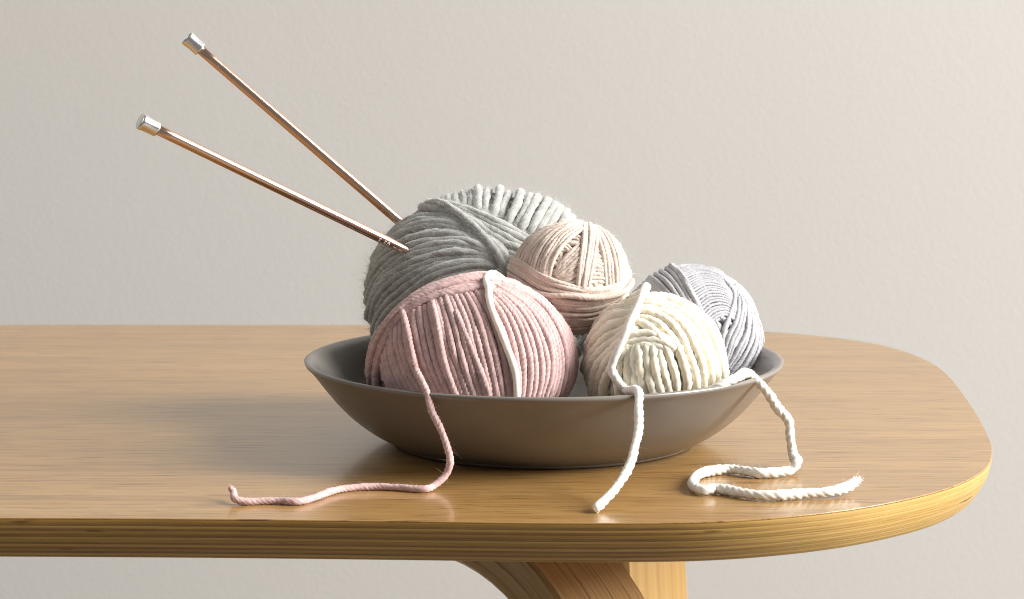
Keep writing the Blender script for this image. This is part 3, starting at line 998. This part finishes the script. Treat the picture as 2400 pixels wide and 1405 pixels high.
# --- beige ball
beige = Ball('beige_yarn_ball', 'small pale beige ball on top of the heap in the middle', 'beige', 1333, 653, 145, 139, -0.014, 0.034, 1.28 * MM, 4, 0.13, 10 * MM)
beige.core(60)
beige.patch([[(1300, 640), (1322, 600), (1362, 560)], [(1302, 650), (1330, 625), (1362, 595)], [(1306, 662), (1335, 648), (1362, 632)], [(1312, 672), (1340, 668), (1364, 660)]], 8, lift=-0.45, jit=0.15, dive=(0.3, 0.3))
beige.patch([[(1378, 600), (1400, 594), (1418, 598)], [(1374, 632), (1400, 628), (1425, 634)], [(1370, 668), (1400, 664), (1428, 668)]], 8, lift=-0.45, jit=0.15, dive=(0.3, 0.3))
beige.patch([[(1345, 514), (1278, 532), (1228, 568), (1206, 606), (1200, 645)],
             [(1356, 517), (1296, 541), (1258, 582), (1244, 620), (1248, 655)],
             [(1368, 523), (1318, 546), (1285, 592), (1272, 630), (1274, 665)],
             [(1380, 531), (1338, 560), (1306, 602), (1292, 640), (1290, 675)]],
            13, lift=0.2, ext=(0.12, 0.05), jit=0.25, rough=0.2, liftj=0.3)
beige.patch([[(1366, 526), (1364, 560), (1356, 620), (1350, 685)], [(1400, 528), (1404, 560), (1394, 620), (1380, 690)]], 5, lift=0.55, ext=(0.1, 0), jit=0.2, liftj=0.3)
beige.patch([[(1392, 526), (1404, 560), (1416, 620), (1420, 690)], [(1396, 522), (1430, 555), (1450, 610), (1452, 690)], [(1398, 516), (1448, 552), (1474, 610), (1480, 680)]], 13, lift=0.4, ext=(0.1, 0), jit=0.3, liftj=0.35)
beige.patch([[(1184, 632), (1215, 652), (1280, 688), (1340, 700), (1400, 702), (1455, 684), (1480, 655)],
             [(1190, 690), (1240, 725), (1300, 755), (1350, 762), (1410, 752), (1460, 715), (1482, 680)],
             [(1215, 730), (1260, 765), (1310, 785), (1350, 788), (1410, 775), (1450, 745), (1480, 700)]], 14, lift=0.1, ext=(0.1, 0.1), jit=0.25, rough=0.3, liftj=0.35)
beige.patch([[(1192, 598), (1215, 606), (1270, 640), (1340, 667), (1400, 675), (1450, 660), (1478, 632)],
             [(1186, 628), (1215, 645), (1275, 682), (1340, 693), (1400, 698), (1452, 688), (1479, 664)]], 6, lift=0.9, ext=(0.1, 0.1), jit=0.3, rough=0.3, liftj=0.35)
beige.patch([[(1240, 676), (1278, 688), (1330, 691), (1400, 695), (1450, 684), (1476, 660)]], 1, lift=1.9, ext=(0.1, 0.1), dive=(2.5, 1.5), jit=0, liftj=0, r=1.6 * MM)
beige.fuzz(3400, 0.6 * MM, 5.5 * MM, 0.05 * MM, 1.3, 0.5)
beige.fuzz(6000, 0.5 * MM, 2.0 * MM, 0.06 * MM, 0.6, 0.95)

# --- lavender grey ball
lav = Ball('lavender_yarn_ball', 'lavender grey cotton ball at the right side of the bowl', 'lav', 1622, 778, 166, 162, 0.044, 0.050, 1.45 * MM, 4, 0.13, 10 * MM)
lav.core(60)
lav.patch([[(1562, 622), (1600, 612), (1650, 614), (1690, 630)],
           [(1585, 650), (1630, 630), (1680, 640), (1712, 665)],
           [(1605, 690), (1650, 662), (1692, 668), (1722, 695)],
           [(1630, 735), (1665, 705), (1700, 705), (1724, 725)],
           [(1650, 785), (1675, 750), (1700, 740), (1720, 750)]], 34, lift=0.05, ext=(0.05, 0.05), jit=0.12, rough=0.06, liftj=0.08, r=0.86 * MM, pitch=6 * MM)
lav.patch([[(1462, 690), (1480, 700), (1505, 730)], [(1478, 660), (1512, 682), (1545, 725)], [(1500, 643), (1542, 670), (1582, 714), (1600, 750)], [(1535, 626), (1572, 655), (1606, 708), (1625, 750)], [(1556, 617), (1588, 645), (1622, 705), (1642, 755)]],
          13, lift=0.3, ext=(0.12, 0.05), jit=0.2, liftj=0.25)
lav.patch([[(1560, 615), (1592, 648), (1626, 706), (1648, 760)], [(1568, 613), (1600, 648), (1634, 706), (1654, 760)]], 2, lift=1.0, ext=(0.12, 0.05), jit=0.1, liftj=0.1)
lav.patch([[(1700, 662), (1716, 685), (1704, 730), (1690, 775), (1690, 830)],
           [(1718, 672), (1736, 705), (1730, 750), (1708, 800), (1695, 850)],
           [(1734, 690), (1758, 735), (1758, 785), (1734, 835), (1700, 880)],
           [(1752, 712), (1777, 760), (1780, 815), (1760, 865), (1720, 905)],
           [(1770, 740), (1790, 790), (1792, 840), (1780, 880), (1750, 920)]], 21, lift=0.35, ext=(0.1, 0.05), jit=0.25, rough=0.2, liftj=0.3)
lav.fuzz(900, 0.5 * MM, 2.6 * MM, 0.045 * MM, 1.3, 0.5)

# ------------------------------------------------------------------ knitting needles
def needle(label, head, entry, depth, txt, etch, roll, text_at):
    head = np.array(head); entry = np.array(entry)
    ax = (entry - head); L = np.linalg.norm(ax); ax /= L
    root = empty('knitting_needle', head)
    q = Vector(ax).to_track_quat('Z', 'Y')
    root.rotation_euler = q.to_euler()
    tag(root, label, 'knitting needle', 'rose gold knitting needles stuck in the grey ball')
    r = 2.9 * MM
    end = L + depth
    lathe('shaft', [(0.0001, 0.004), (r, 0.004), (r, 0.02), (r, L * .5), (r, end - 0.02), (r * .75, end - 0.012), (r * .25, end - 0.001), (0.0001, end)], M['copper'], root, n=40)
    lathe('end_cap', [(0.0001, -0.0003), (0.0022, -0.0002), (0.0042, 0.0000), (0.00455, 0.0003), (0.0047, 0.0009), (0.0046, 0.0020), (0.0044, 0.0040), (0.00428, 0.0065), (0.00425, 0.0085), (0.0043, 0.0100), (0.0043, 0.0106), (0.0041, 0.0108), (0.0028, 0.0108)], M['silver'], root, n=48)
    cu = bpy.data.curves.new('t', 'FONT')
    cu.body = txt
    cu.size = 0.0043
    cu.offset = 0.00008
    cu.space_character = 1.12
    cu.resolution_u = 4
    to = bpy.data.objects.new('t', cu)
    COL.objects.link(to)
    bpy.context.view_layer.update()
    dg = bpy.context.evaluated_depsgraph_get()
    me = bpy.data.meshes.new_from_object(to.evaluated_get(dg))
    bpy.data.objects.remove(to)
    me.name = 'size_marking'
    # wrap the flat lettering on the shaft: text x runs along the needle, text y round it
    qm = q.to_matrix()
    view = Vector(CAM - entry).normalized()
    vl = qm.transposed() @ view
    a_view = math.atan2(vl.y, vl.x)
    for v in me.vertices:
        x, y = v.co.x, v.co.y
        a = a_view + roll - (y - 0.0015) / r
        v.co = ((r + 0.00003) * math.cos(a), (r + 0.00003) * math.sin(a), text_at(L) + x)
    me.update()
    me.materials.clear()
    link_mesh('size_marking', me, etch, root)
    return root


e1 = un(953, 588, Y=0.028)
needle('lower rose gold knitting needle marked 5.50 mm', un(328, 284, Y=-0.045), e1, 0.05, '5.50 mm', M['etch'], 0.55, lambda L: L - 0.0205)
e2 = un(938, 521, Y=0.068)
needle('upper rose gold knitting needle standing more steeply', un(437, 88, Y=0.055), e2, 0.05, '5.50 mm', M['etch_dark'], 0.7, lambda L: L - 0.016)
